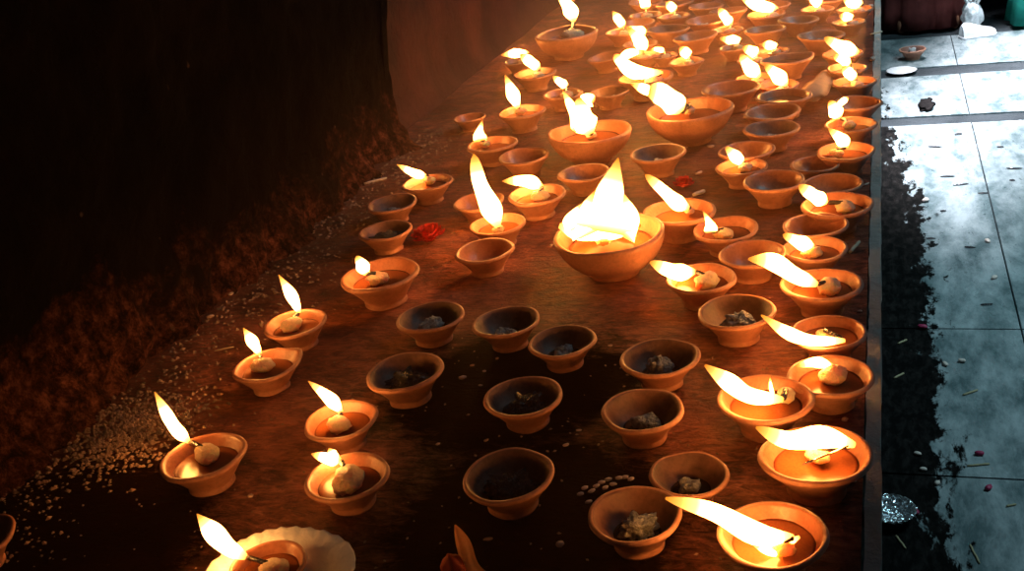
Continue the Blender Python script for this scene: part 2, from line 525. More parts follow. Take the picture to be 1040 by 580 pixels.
def flame_bm(px_paths, base, zc):
    """each path: (points in pixels relative to the first base point, widths in pixels)"""
    bm = bmesh.new()
    s = zc / F
    for pts, wd, shape in px_paths:
        P = [base + RIGHT * (dx * s) + DOWN * (dy * s) for dx, dy in pts]
        n = 18
        Q = spline(P, n)
        R = []
        for i in range(n):
            t = i / (n - 1)
            if shape == 'tear': r = (math.sin(math.pi * min(1, t * 1.25 + 0.10) * 0.5) ** 0.8) * (1 - t ** 2.6) ** 0.9
            elif shape == 'blunt': r = (math.sin(math.pi * min(1, t * 2.2 + 0.15) * 0.5)) * math.sqrt(max(0, 1 - t ** 2.3))
            elif shape == 'cone': r = (1 - t) ** 0.85 * min(1, 0.6 + t * 4)
            else: r = math.sin(math.pi * (0.06 + 0.92 * t)) ** 0.75
            r *= 1 + 0.13 * math.sin(t * 9 + wd) * math.sin(math.pi * t)
            R.append(max(0.0003, r * wd * (0.43 if shape == 'blunt' else 0.47) * s))
        tube_bm(Q, R, 12, (1, 1), True, bm, FWD)
    return bm

LAMP = []
ground_used = []
def lamp(cx, cy, wpx, fl=None, fw=12, shape='tear', fill='oil', kind='std', v=None, label=None, ball=None, tilt=(0, 0), group=None, extra=None, z0=LEDGE, name='clay_lamp'):
    D = 0.08
    hk = 0.395
    for _ in range(6):
        p = at(cx, cy, z0 + hk * D)
        zc = depth(p)
        D = wpx * zc / F
    idx = len(LAMP)
    R = D / 2
    if v is None: v = idx % 4
    lit = fl is not None
    o = thing(name, label, 'oil lamp', (p.x, p.y, z0), group)
    LAMP.append((o, D, lit))
    rz = (idx * 2.399) % 6.28
    if v == 2 and kind == 'std': rz = 0
    inner = 'clay_in' if (lit or fill in ('oil', 'clean')) else 'clay_soot'
    place('bowl', bowl_mesh(kind, inner, v), o, (0, 0, 0), (tilt[0], tilt[1], rz), (R, R, R))
    if fill == 'oil' or lit:
        place('oil', OIL['oil'], o, (0, 0, 0), (0, 0, 0), (R, R, R))
    if fill in ('ash', 'char', 'lump'):
        place('oil', OIL['oil_black'], o, (0, 0, 0), (0, 0, 0), (R, R, R))
        me = {'ash': ASH[idx % 4], 'char': LUMP[idx % 3], 'lump': LUMPASH[idx % 3]}[fill]
        place('burnt_wick' if fill != 'ash' else 'ash_crumbs', me, o, (0, 0, 0), (0, 0, rz), (R, R, R))
    if lit:
        b = at(fl[0][0], fl[0][1], z0 + 0.43 * D)
        zb = depth(b)
        loc = b - Vector((p.x, p.y, z0))
        if ball is not None:
            bp = at(ball[0], ball[1], z0 + 0.36 * D) - Vector((p.x, p.y, z0))
        else:
            bp = Vector((loc.x * 0.35 + 0.08 * R, loc.y * 0.35 - 0.05 * R, 0.30 * D))
        bs = R * (ball[2] if ball is not None and len(ball) > 2 else 0.9)
        place('cotton_ball', BALL[idx % 4], o, bp, (0, 0, rz), (bs, bs, bs))
        wk = tube_bm(spline([bp + Vector((0, 0, 0.12 * R)), bp.lerp(loc, 0.6) + Vector((0, 0, 0.06 * R)), loc + Vector((0, 0, 0.0))], 6), [0.07 * R] * 5 + [0.03 * R], 8)
        obj('wick', wk, 'char', o)
        paths = [([(x - fl[0][0], y - fl[0][1]) for x, y in fl], fw, shape)]
        if extra:
            for pts, w2, sh in extra:
                paths.append(([(x - fl[0][0], y - fl[0][1]) for x, y in pts], w2, sh))
        obj('flame', flame_bm(paths, loc, zb), 'flame', o)
    return o

G1 = 'clay oil lamps standing on the ledge'
def L(*a, **k):
    k.setdefault('group', G1)
    return lamp(*a, **k)
# ---- near and middle rows
L(-30, 548, 88, fill='oil', label='clay lamp cut off by the left edge of the photo')
L(207, 463, 88, [(192, 449), (176, 432), (157, 398)], 19, ball=(210, 461), v=0, label='lit clay lamp with a tall flame, alone at the left near the wall foot')
L(270, 370, 70, [(264, 360), (257, 348), (247, 333)], 15, ball=(266, 371), v=2, label='lit clay lamp with pinched lip, right behind the lamp nearest the wall foot')
L(300, 328, 66, [(304, 318), (297, 302), (283, 279)], 15, ball=(296, 330), v=1, label='lit shallow clay lamp with a straight slender flame, left of the wide-mouthed lamp')
L(386, 278, 82, [(372, 279), (368, 270), (362, 260)], 16, 'blunt', ball=(383, 283, .7), v=3, label='wide clay lamp with a short stubby flame, below the two dead lamps by the wall')
L(346, 426, 77, [(347, 419), (335, 405), (313, 387)], 17, ball=(344, 431), v=0, label='lit clay lamp with a slanting flame, just behind the one with a bulging wick ball')
L(353, 483, 87, [(346, 467), (334, 466), (316, 461)], 18, ball=(354, 487, 1.15), v=1, extra=[([(344, 466), (338, 462), (334, 455)], 14, 'tear')], label='clay lamp with a stubby flame and large round wick ball, above the silver plate')
L(437, 321, 70, fill='lump', v=0, label='unlit clay lamp holding a grey lump of ash, left of centre')
L(411, 377, 82, fill='char', v=1, label='unlit clay lamp blackened inside, at the left border of the soot patch')
L(514, 326, 70, fill='ash', v=3, label='unlit clay lamp with dark crumbs, right of the one with the grey ash lump')
L(571, 346, 70, fill='ash', v=0, label='unlit clay lamp heaped with shiny grey ash up to its left rim')
L(532, 402, 82, fill='char', v=1, label='unlit clay lamp in the middle of the black soot patch')
L(516, 482, 97, fill='char', v=3, label='largest unlit lamp in front, holding a glossy black lump')
L(652, 416, 85, fill='ash', v=0, label='unlit clay lamp with a little heap of grey ash beads')
L(670, 362, 80, fill='lump', v=1, label='unlit clay lamp with a pale wick stub, behind the lamp with ash beads')
L(700, 481, 82, fill='ash', v=3, label='unlit clay lamp with pale petals inside, beside the puffed rice grains')
L(645, 522, 98, fill='lump', v=1, label='unlit clay lamp with a rough brown lump, nearest the bottom edge at centre')
L(785, 542, 112, [(806, 546), (770, 543), (725, 520), (676, 506)], 24, 'leafy', ball=(795, 556, .6), v=0,
  extra=[([(812, 545), (785, 560), (760, 548)], 11, 'leafy')], label='lit lamp with a long flat flame blown left, nearest the bottom edge')
L(828, 461, 112, [(868, 452), (835, 444), (800, 447), (768, 434)], 24, 'leafy', ball=(830, 462, .6), v=1, label='lit lamp with a thick sideways flame and foil strip, second from the bottom right')
L(777, 404, 97, [(795, 406), (762, 402), (740, 388), (716, 371)], 20, 'leafy', ball=(798, 402, .6), v=3, extra=[([(786, 402), (783, 394), (782, 382)], 5, 'tear')], label='lit lamp with a curved flame blown up to the left, left of the faint one')
L(843, 381, 86, [(846, 372), (828, 368), (808, 372)], 11, 'leafy', ball=(846, 381, .9), v=0, label='clay lamp with a tiny faint flame at its left rim, at the ledge edge')
L(748, 316, 80, fill='lump', v=1, label='unlit clay lamp with a crumpled grey wick, surrounded by lit ones near the ledge edge')
L(842, 337, 76, [(858, 346), (825, 346), (800, 338), (773, 320)], 14, 'leafy', ball=(838, 340, .6), v=0, label='lit lamp with a thin long flame, behind the faint one at the ledge edge')
L(834, 288, 80, [(830, 289), (808, 280), (785, 266), (760, 263)], 20, 'leafy', ball=(842, 291, .9), v=1, label='lit lamp with a broad sideways flame, three rows up the ledge edge')
L(712, 282, 73, [(706, 276), (685, 276), (660, 266)], 18, 'leafy', ball=(718, 285, .95), v=3, label='lit lamp with an almond-shaped flame pointing left, front right of the huge flame')
L(827, 252, 66, [(827, 251), (812, 246), (795, 238)], 17, 'blunt', ball=(825, 256, .8), v=0, label='lit lamp with a short flame, in front of an empty one near the ledge edge')
L(828, 228, 66, fill='clean', v=3, label='empty clay lamp between two lit ones near the ledge edge')
L(850, 207, 70, [(840, 206), (827, 199), (811, 188)], 19, 'blunt', ball=(858, 210, .8), v=1, label='lit lamp with a fat slanting flame at the ledge edge, before a sooty empty one')
L(845, 186, 60, fill='clean', v=0, label='empty lamp with darkened inside close to the ledge edge, behind a fat slanting flame')
L(764, 257, 70, fill='clean', v=3, label='empty clay lamp half hidden behind the broad sideways flame')
L(737, 232, 66, [(722, 236), (721, 228), (714, 214)], 17, 'cone', ball=(735, 237, .8), v=1, label='lit lamp with a small three-cornered flame, right of the huge flame')
L(492, 254, 62, fill='clean', v=0, label='nearly empty clay lamp right in front of the tall yellow flame')
L(506, 227, 58, [(506, 231), (499, 212), (487, 185), (481, 156)], 24, 'blunt', ball=(506, 233, .6), v=1, label='small lamp with the tall yellow-tipped flame')
L(486, 204, 54, fill='clean', v=3, label='empty lamp behind the tall yellow-tipped flame')
L(545, 197, 60, [(551, 190), (535, 184), (510, 184)], 18, 'tear', ball=(548, 199, .8), v=0, label='lit lamp with its flame lying flat to the left, right of the tall flame')
L(619, 236, 114, [(612, 236), (616, 212), (628, 160)], 76, 'cone', kind='big', ball=(612, 244, .4), v=0,
  extra=[([(568, 229), (590, 236), (620, 236), (651, 229)], 19, 'leafy'), ([(600, 238), (594, 222), (606, 192)], 44, 'cone'), ([(628, 236), (637, 222), (630, 192)], 46, 'cone'), ([(584, 234), (580, 222), (596, 204)], 24, 'cone')],
  label='large round clay bowl filled with one huge pointed flame')
L(690, 214, 74, [(700, 211), (688, 206), (672, 192), (655, 177)], 18, 'blunt', ball=(700, 214, .4), v=3, label='lit lamp right behind the huge flame bowl, its flame a slanting bar')
L(391, 234, 55, fill='char', v=0, label='nearer of the two small dead lamps by the wall, left of the red flower')
L(398, 206, 52, fill='ash', v=1, label='farther of the two small dead lamps by the wall')
L(434, 185, 52, [(433, 179), (421, 176), (403, 167)], 12, 'tear', ball=(436, 183, .7), v=3, label='lit lamp farthest left in the middle rows, behind the two dead ones by the wall')
L(500, 146, 52, [(488, 143), (487, 135), (490, 122)], 17, 'cone', ball=(493, 146, .6), v=0, label='lit lamp with a small spade-shaped flame, left of the medium bowl')
L(532, 158, 54, fill='clean', v=3, label='empty lamp just right of the spade-shaped flame')
L(530, 113, 50, [(526, 110), (521, 96), (513, 76)], 16, 'tear', ball=(528, 113, .6), v=1, label='lit lamp with an upright flame, near the wall behind the spade-shaped flame')
L(477, 119, 34, fill='clean', v=0, label='tiny empty lamp in the shadow close to the wall')
L(598, 133, 84, [(600, 136), (592, 120), (590, 98)], 30, 'blunt', kind='big', ball=(600, 137, .4), v=1, extra=[([(590, 132), (582, 112), (571, 91)], 20, 'cone'), ([(592, 108), (598, 101), (604, 103)], 18, 'blunt')],
  label='round clay bowl with a thick upright flame, behind the huge flame')
L(700, 110, 88, [(692, 114), (684, 105), (670, 95), (656, 92)], 32, 'blunt', kind='big', ball=(700, 112, .4), v=2, extra=[([(672, 102), (658, 92), (640, 85)], 14, 'tear')], label='round clay bowl with a bulky slanting flame, right of the thick upright flame')
L(593, 175, 54, fill='clean', v=0, label='empty lamp directly behind the huge flame to the left')
L(668, 155, 58, fill='ash', v=3, label='empty lamp in front of the bowl with the bulky slanting flame')
L(758, 152, 56, fill='clean', v=1, label='empty lamp touching the one with a crossed flat wick')
L(753, 169, 52, [(755, 165), (748, 160), (737, 149)], 15, 'blunt', ball=(757, 170, .8), v=0, label='lit lamp with a squarish flame in front of an empty one')
L(786, 183, 64, fill='clean', v=3, label='large-mouthed empty lamp right of the squarish flame')
L(828, 166, 50, fill='clean', v=1, label='empty lamp left of the drop-shaped flame near the ledge edge')
L(859, 153, 58, [(860, 150), (855, 142), (841, 130)], 17, 'tear', ball=(850, 156, .7), v=0, label='lit lamp with a drop-shaped flame at the ledge edge')
L(864, 126, 52, [(853, 120), (848, 112), (843, 102)], 17, 'blunt', ball=(862, 127, .8), v=3, extra=[([(850, 108), (856, 103), (862, 99)], 8, 'blunt')], label='lit lamp with a forked white flame at the ledge edge')
L(870, 104, 50, fill='clean', v=1, label='empty lamp behind the forked flame at the ledge edge')
L(783, 130, 56, fill='ash', v=0, label='dead lamp with ash, the nearest of three close together')
L(784, 113, 56, fill='clean', v=1, label='empty lamp, the middle one of three close together')
L(796, 97, 56, fill='oil', v=3, label='oil-filled unlit lamp with a pale wick, in front of the paired flames')
GF = 'small clay lamps crowded on the far part of the ledge'
def FL(*a, **k):
    k['group'] = GF
    return lamp(*a, **k)
FL(790, 86, 42, [(799, 87), (789, 76), (777, 66)], 17, 'blunt', v=0, label='right one of two big white flames side by side on small far lamps')
FL(766, 79, 38, [(772, 78), (761, 68), (752, 55)], 17, 'blunt', v=1, label='left one of two big white flames side by side on small far lamps')
FL(742, 89, 60, fill='clean', v=3, label='empty wide lamp behind the bowl with the bulky flame')
FL(868, 83, 44, [(869, 80), (863, 75), (856, 67)], 14, 'blunt', v=0, label='lowest of three flames stacked closely along the far ledge edge')
FL(860, 69, 40, [(864, 65), (856, 61), (846, 56)], 12, 'blunt', v=1, label='middle of three flames stacked closely along the far ledge edge')
FL(856, 54, 42, [(872, 53), (855, 48), (837, 38)], 17, 'blunt', v=3, label='topmost of three flames stacked closely along the far ledge edge')
FL(862, 22, 34, [(867, 17), (860, 17), (852, 16)], 9, 'leafy', v=0, label='far lamp with a small oval flame near the top edge by the ledge edge')
FL(868, 9, 36, [(876, 4), (866, 2), (856, -4)], 15, 'blunt', v=1, label='flame cut by the top edge of the photo, nearest the ledge edge')
FL(830, 9, 34, [(834, 5), (829, 1), (824, -8)], 14, 'blunt', v=0, label='flame cut by the top edge of the photo, second from the ledge edge')
FL(778, 14, 40, [(790, 9), (770, 5), (750, -6)], 15, 'blunt', v=3, label='far lamp with a wide flat flame just under the top edge')
FL(738, 30, 34, [(743, 25), (737, 18), (730, 8)], 13, 'blunt', v=1, label='far lamp with a short leaning flame above a bright clay rim')
FL(746, 48, 32, [(753, 40), (744, 41), (731, 39)], 10, 'leafy', v=0, label='far lamp with an oval flame below the short leaning one')
FL(785, 51, 32, [(790, 46), (782, 46), (773, 45)], 9, 'leafy', v=1, label='far lamp with the smallest oval flame, behind the paired flames')
FL(766, 60, 36, [(770, 55), (764, 52), (754, 48)], 12, 'leafy', v=3, label='far lamp with a wedge-shaped flame just behind the paired flames')
FL(655, 15, 34, [(656, 9), (655, 2), (652, -10)], 14, 'blunt', v=0, label='far lamp with an upright flame cut by the top edge')
FL(684, 16, 34, [(686, 11), (682, 7), (676, 2)], 13, 'tear', v=1, label='far lamp with a cup-shaped small flame near the top edge')
FL(632, 32, 36, [(634, 27), (629, 21), (622, 11)], 13, 'tear', v=3, label='far lamp with a shark-fin flame, highest of a zigzag of flames')
FL(650, 44, 36, [(657, 32), (648, 31), (636, 28)], 11, 'blunt', v=0, label='far lamp with a flat flame, second in the zigzag of flames')
FL(655, 56, 33, [(653, 54), (650, 42), (638, 28)], 16, 'blunt', v=1, label='far lamp with a steep flame, third in the zigzag of flames')
FL(656, 78, 56, [(673, 74), (645, 73), (630, 62), (624, 55)], 17, 'blunt', v=3, extra=[([(628, 60), (640, 54), (655, 52)], 10, 'blunt')], label='far lamp with a hooked flame, lowest in the zigzag of flames')
FL(697, 62, 36, [(701, 57), (697, 54), (690, 48)], 14, 'blunt', v=0, label='far lamp with a square little flame right of the zigzag')
FL(675, 56, 28, [(675, 51), (669, 51), (660, 51)], 7, 'leafy', v=1, label='far lamp with a spark-sized flame beside the zigzag')
FL(575, 33, 66, [(583, 22), (578, 8), (566, -8)], 17, 'blunt', kind='big', v=3, label='far wide bowl with a tall flame cut by the top edge')
FL(526, 62, 30, [(537, 54), (525, 54), (509, 56)], 9, 'leafy', v=0, label='small lamp near the far wall with a flat flame, left of two')
FL(543, 74, 44, [(548, 70), (539, 63), (528, 55)], 14, 'blunt', v=1, label='small lamp near the far wall with a slanting flame, right of two')
FL(572, 95, 42, [(577, 87), (570, 84), (561, 77)], 12, 'tear', v=3, label='small lamp with a fin-like flame behind the thick upright flame')
FL(618, 93, 42, fill='ash', v=0, label='unlit far lamp with grey ash, between the thick upright and the bulky flame')

# ---- the crowd of unlit lamps between them
rnd = random.Random(11)
placed = [(o.location.x, o.location.y, D / 2) for o, D, lit in LAMP]
for q_ in ((806, 98), (822, 88), (836, 76)):
    lp = at(q_[0], q_[1], LEDGE + 0.02)
    placed.append((lp.x, lp.y, 0.022))
tries = 0; made = 0
FILL = [(557, 62, 40), (600, 62, 42), (610, 78, 44), (596, 44, 40), (622, 50, 36), (716, 68, 44), (705, 40, 36), (722, 48, 36), (770, 34, 36), (800, 36, 36), (822, 42, 36), (812, 62, 40), (835, 76, 40), (826, 56, 38), (876, 40, 34)]
# scattered candidates in world space
x0 = at(560, 20, LEDGE).x
ymin = at(700, 150, LEDGE).y
ymax = at(720, -14, LEDGE).y
while tries < 6000 and made < 95:
    tries += 1
    y = rnd.uniform(ymin, ymax)
    D = rnd.uniform(0.068, 0.085)
    x = rnd.uniform(WX + 0.22, -0.055)
    p = Vector((x, y, LEDGE))
    q = p - CAM
    px = CX + F * q.dot(RIGHT) / q.dot(FWD); py = CY + F * q.dot(DOWN) / q.dot(FWD)
    if px < 545 + max(0, (90 - py)) * 0.0: continue
    if py > 105 and px < 650: continue
    if 560 < px < 760 and py > 80: continue
    if any((x - a) ** 2 + (y - b) ** 2 < ((D / 2 + r) * 1.04) ** 2 for a, b, r in placed): continue
    placed.append((x, y, D / 2)); made += 1
    o = thing('clay_lamp', 'unlit clay lamp wedged among the flames on the far part of the ledge', 'oil lamp', (x, y, LEDGE), 'unlit lamps in the far crowd')
    R = D / 2
    v = rnd.randrange(4)
    place('bowl', bowl_mesh('std', 'clay_in' if rnd.random() < .7 else 'clay_soot', v), o, (0, 0, 0), (rnd.uniform(-.05, .05), rnd.uniform(-.05, .05), rnd.uniform(0, 6)), (R, R, R))
    if rnd.random() < .5:
        place('ash_crumbs', ASH[rnd.randrange(4)], o, (0, 0, 0), (0, 0, rnd.uniform(0, 6)), (R, R, R))
    else:
        place('oil', OIL['oil'], o, (0, 0, 0), (0, 0, 0), (R, R, R))
print('crowd', made, 'sizes', sorted(round(D * 100, 1) for o, D, l in LAMP))

# ------------------------------------------------------------------ silver plate with the lamp in it
pc = at(276, 583, LEDGE + 0.02)
PR = 170 * depth(pc) / F / 2
prof = [(0, 0), (.56, 0), (.60, .02), (.72, .18), (.80, .245), (.97, .275), (1.0, .268), (1.0, .282), (.97, .292), (.80, .262), (.70, .19), (.585, .045), (.54, .018), (0, .018)]
bm = lathe([(r * PR, z * PR) for r, z in prof], 96)
for v in bm.verts:
    r = math.hypot(v.co.x, v.co.y)
    if r > 0.62 * PR:
        a = math.atan2(v.co.y, v.co.x)
        k = (r / PR - 0.62) / 0.38
        v.co.z += 0.018 * PR * k * math.sin(a * 30 + 2 * math.sin(a * 3)) + 0.03 * PR * k * math.sin(a * 3 + 1)
plate = obj('paper_plate', bm, 'paper')
plate.location = (pc.x, pc.y, LEDGE)
tag(plate, 'silvery paper plate with crimped rim holding a lit lamp, at the bottom left', 'plate')
lamp(272, 574, 82, [(250, 566), (232, 556), (214, 538), (200, 522)], 27, 'tear', ball=(279, 578, 1.0), v=0, z0=LEDGE + 0.0022, label='lit clay lamp standing inside the silvery paper plate')

# ------------------------------------------------------------------ flowers, petals, sticks
def flower(px, py, wpx, label):
    p = at(px, py, LEDGE + 0.008)
    R = wpx * depth(p) / F / 2
    o = thing('marigold_head', label, 'flower', (p.x, p.y, LEDGE))
    rnd = random.Random(int(px))
    bm = blob_bm(R * .5, (1, 1, .6), .1, 2, 3, 2, (0, 0, R * .32))
    obj('flower_heart', bm, 'red', o)
    bm = bmesh.new()
    for ringi, (n, el, ln) in enumerate([(16, .15, 1.0), (15, .5, .92), (12, .9, .75), (8, 1.25, .55)]):
        for k in range(n):
            a = 2 * math.pi * (k + ringi * .5) / n + rnd.uniform(-.12, .12)
            e = el + rnd.uniform(-.15, .15)
            d = Vector((math.cos(a) * math.cos(e), math.sin(a) * math.cos(e), math.sin(e)))
            s = Vector((-math.sin(a), math.cos(a), 0))
            u = s.cross(d)
            c0 = Vector((0, 0, R * .22)) + d * R * .2
            vs = []
            for (t, wdt, cu) in ((0, .07, 0), (.45, .17, .03), (.85, .19, .0), (1.0, .08, -.07)):
                c = c0 + d * (R * ln * .85 * t) + u * (R * cu)
                vs.append((bm.verts.new(c - s * R * wdt), bm.verts.new(c + u * R * -.03), bm.verts.new(c + s * R * wdt)))
            for i in range(3):
                bm.faces.new((vs[i][0], vs[i][1], vs[i + 1][1], vs[i + 1][0]))
                bm.faces.new((vs[i][1], vs[i][2], vs[i + 1][2], vs[i + 1][1]))
    for v in bm.verts: v.co.z = max(v.co.z, 0.0006)
    bmesh.ops.solidify(bm, geom=bm.faces[:], thickness=0.0004)
    obj('petals', bm, 'red', o)
flower(435, 239, 36, 'red marigold head lying beside the two small dead lamps by the wall')
flower(694, 184, 22, 'small red flower lying right behind the slanting bar flame')

# dry pointed leaf at the bottom edge
def leaf_thing():
    base = at(478, 592, LEDGE)
    tip = base + Vector((-0.004, 0.002, 0.046))
    o = thing('dry_leaf', 'pointed dry leaf tip sticking up at the bottom edge below the glossy black lump lamp', 'leaf', base)
    bm = bmesh.new()
    rows = []
    for i in range(13):
        t = i / 12
        c = (tip - base) * t
        wd = 0.009 * (1 - t) ** 0.8 * (1 - 0.25 * math.sin(t * 6)) + 0.0004
        s = RIGHT.copy(); s.z = 0; s.normalize()
        f = Vector((0, 1, 0))
        rows.append([bm.verts.new(c + s * (wd * k) + f * (abs(k) * wd * .9)) for k in (-1, -.5, 0, .5, 1)])
    for i in range(12):
        for k in range(4):
            bm.faces.new((rows[i][k], rows[i][k + 1], rows[i + 1][k + 1], rows[i + 1][k]))
    bmesh.ops.solidify(bm, geom=bm.faces[:], thickness=0.0007)
    obj('blade', bm, 'leaf', o)
    obj('calyx', blob_bm(0.009, (1, .8, 1.5), .2, 2, 5, 3, (-0.010, 0, 0.009)), 'leafred', o)
leaf_thing()
def fallen_leaf():
    a = at(803, 103, LEDGE + 0.012); c = at(824, 89, LEDGE + 0.030); b = at(843, 68, LEDGE + 0.014)
    o = thing('dry_leaf', 'large pinkish dry leaf fallen among the lamps, left of the three stacked flames', 'leaf', (a.x, a.y, LEDGE))
    org = Vector((a.x, a.y, LEDGE))
    Q = spline([a - org, c - org, b - org], 16)
    bm = bmesh.new(); rows = []
    for i, q in enumerate(Q):
        t = i / 15
        wd = 0.026 * math.sin(math.pi * (0.05 + 0.9 * t)) ** 0.8
        s_ = Vector((0.8, -0.6, 0)); 
        rows.append([bm.verts.new(q + s_ * (wd * k) + Vector((0, 0, -abs(k) * wd * 0.35 + 0.0015 * math.sin(i * 1.7 + k * 3)))) for k in (-1, -.5, 0, .5, 1)])
    for i in range(15):
        for k in range(4): bm.faces.new((rows[i][k], rows[i][k + 1], rows[i + 1][k + 1], rows[i + 1][k]))
    bmesh.ops.solidify(bm, geom=bm.faces[:], thickness=0.0007)
    obj('blade', bm, 'leaf', o)
    obj('stem', tube_bm([Q[-1], Q[-1] + (Q[-1] - Q[-2]) * 1.5, Q[-1] + (Q[-1] - Q[-2]) * 3 - Vector((0, 0, .003))], [.0012, .001, .0008], 8), 'drystick', o)
fallen_leaf()

def grain(px, py, ln, wd, ang, m, name, label, cat, group=None, z=LEDGE, seed=0):
    p = at(px, py, z)
    s = depth(p) / F
    bm = blob_bm(1, (ln * s / 2, wd * s / 2, wd * s / 2.6), .25, 1.6, seed, 2)
    lo = min(v.co.z for v in bm.verts)
    o = obj(name, bm, m)
    o.location = (p.x, p.y, z - lo)
    o.rotation_euler = (0, 0, ang)
    tag(o, label, cat, group)
    return o
RICE = [(590, 503), (594, 497), (601, 500), (606, 495), (611, 491), (618, 488), (623, 493), (629, 487), (635, 486), (598, 511), (641, 488), (615, 497)]
for i, (x, y) in enumerate(RICE):
    grain(x, y, 8, 4.5, 0.5 + .3 * math.sin(i * 7), 'rice', 'puffed_rice_grain', 'white puffed rice grain in the little scatter behind the lamp with the rough brown lump', 'rice', 'puffed rice grains in the little scatter', seed=i)
BITS = [(575, 453, 7, 4), (588, 438, 6, 3), (496, 549, 10, 4), (494, 448, 6, 3), (569, 555, 9, 8), (214, 323, 8, 5), (256, 352, 6, 3), (255, 505, 6, 5), (365, 452, 9, 6), (235, 300, 7, 4), (470, 385, 8, 5),
        (620, 352, 5, 3), (445, 315, 8, 4), (560, 250, 5, 3), (710, 177, 10, 4), (692, 153, 14, 5), (722, 150, 8, 4), (480, 372, 5, 3), (553, 212, 5, 3), (880, 188, 9, 3), (873, 317, 6, 3), (866, 400, 8, 5), (858, 428, 8, 6), (868, 490, 5, 4),
        (505, 365, 4, 3), (492, 378, 4, 3), (488, 392, 5, 2), (512, 352, 4, 3), (526, 430, 5, 3), (445, 452, 5, 3), (395, 300, 5, 3), (712, 303, 6, 4), (884, 8, 6, 5), (886, 62, 7, 6), (884, 120, 5, 4)]
for i, (x, y, a, b) in enumerate(BITS):
    grain(x, y, a, b, .6 + .5 * math.sin(i * 5), 'petal', 'dried_petal', 'small dried petal crumb lying loose between the lamps', 'petal', 'loose dried petal crumbs', seed=i + 40)
def stick(pa, pb, rpx, m, name, label, cat, z=LEDGE, group=None, lift=0.0):
    a, b = at(pa[0], pa[1], z), at(pb[0], pb[1], z)
    r = rpx * depth(a) / F
    a.z += r; b.z += r + lift
    n = 7
    Q = [a.lerp(b, i / (n - 1)) + Vector((0, 0, 0.0)) + Vector((0.0004 * math.sin(i * 2), 0, 0)) for i in range(n)]
    R = [r * (0.75 if i in (0, n - 1) else 1.0 + .1 * math.sin(i * 3)) for i in range(n)]
    org = Q[0].copy(); org.z = z
    o = obj(name, tube_bm([q - org for q in Q], R, 8), m)
    o.location = org
    tag(o, label, cat, group)
    return o
stick((370, 188), (393, 182), 1.4, 'rice', 'cotton_wick', 'loose white cotton wick lying left of the leftmost flame of the middle rows', 'wick')
stick((863, 258), (873, 247), 1.9, 'stick', 'cotton_wick', 'loose pale wick lying between a lamp and the ledge edge', 'wick')
stick((704, 200), (716, 196), 2.2, 'rice', 'cotton_wick', 'short white wick on the ledge left of the three-cornered flame', 'wick')
stick((884, 36), (896, 33), 1.0, 'stick', 'matchstick', 'pale stick poking over the ledge edge near the top', 'stick')
stick((840, 84), (893, 79), 0.9, 'stick', 'incense_stick', 'thin stick by the three stacked flames near the ledge edge', 'stick')
stick((218, 357), (238, 353), .8, 'stick', 'incense_stick', 'short thin stick lying near the wall left of the pinched lamp', 'stick')
stick((815, 473), (862, 454), 1.2, 'foil', 'foil_strip', 'shiny foil strip across the second lamp from the bottom at the ledge edge', 'foil', z=LEDGE + 0.036)

# grit and soot crumbs nobody could count
def grit():
    rnd = random.Random(3)
    bm = bmesh.new()
    hp = at(135, 437, LEDGE)
    for i in range(4200):
        t = rnd.random()
        if i > 2900:
            x = hp.x + rnd.gauss(0, .028); y = hp.y + rnd.gauss(0, .035); t = .2
            if x < WX + .01: x = WX + .01 + rnd.random() * .03
        elif t < .7:
            y = rnd.uniform(0.25, 1.6); x = WX + abs(rnd.gauss(0.0, .055)) + .012
        else:
            y = rnd.uniform(0.3, 1.7); x = rnd.uniform(WX + .05, -.03)
        s = rnd.uniform(.0006, .0018) * (1.4 if t < .35 else .8)
        c = Vector((x, y, LEDGE + s * .2))
        a = rnd.uniform(0, 3.1)
        d = Vector((math.cos(a), math.sin(a), 0)); e = Vector((-d.y, d.x, 0))
        vs = [bm.verts.new(c + d * s * 1.5), bm.verts.new(c + e * s * .8), bm.verts.new(c - d * s * 1.3), bm.verts.new(c - e * s), bm.verts.new(c + Vector((0, 0, s)))]
        for k in range(4): bm.faces.new((vs[k], vs[(k + 1) % 4], vs[4]))
    return bm
MT['grit'] = simple('ash_grit', (0.30, 0.18, 0.12), 0.6, 0.5, .6, 30)
tag(obj('ash_grit', grit(), 'grit', smooth=False), 'fine ash and brick grit strewn over the ledge along the wall foot', 'grit', kind='stuff')

# ------------------------------------------------------------------ things on the floor
p = at(905, 520, 0.012)
R = 0.037
bm = lathe([(0, 0), (.62, 0), (.70, .03), (.86, .42), (.92, .47), (1.0, .46), (1.0, .50), (.92, .52), (.84, .46), (.66, .06), (.6, .03), (0, .03)], 64, 0.05, 4)
for v in bm.verts:
    a = math.atan2(v.co.y, v.co.x)
    v.co = v.co * R
    rr = math.hypot(v.co.x, v.co.y) / R
    if rr > .7: v.co.z += 0.0012 * math.sin(a * 22) * rr; v.co.x *= 1 + .02 * math.sin(a * 26); v.co.y *= 1 + .02 * math.sin(a * 26)
o = obj('foil_cup', bm, 'foil'); o.location = (max(p.x, R * 1.1 - .045), p.y, 0.0005)
tag(o, 'crinkled silver foil cup on the dirty floor against the ledge', 'cup')
FS = [((910, 545), (920, 558)), ((908, 385), (918, 380)), ((985, 554), (995, 573)), ((982, 474), (1005, 472)), ((978, 402), (993, 397)), ((912, 350), (921, 346)), ((1022, 515), (1032, 513))]
for a, b in FS:
    stick(a, b, 1.1, 'drystick', 'dry_stalk', 'bit of dry stalk lying loose on the wet floor', 'stalk', 0.0, 'bits of dry stalk on the wet floor')
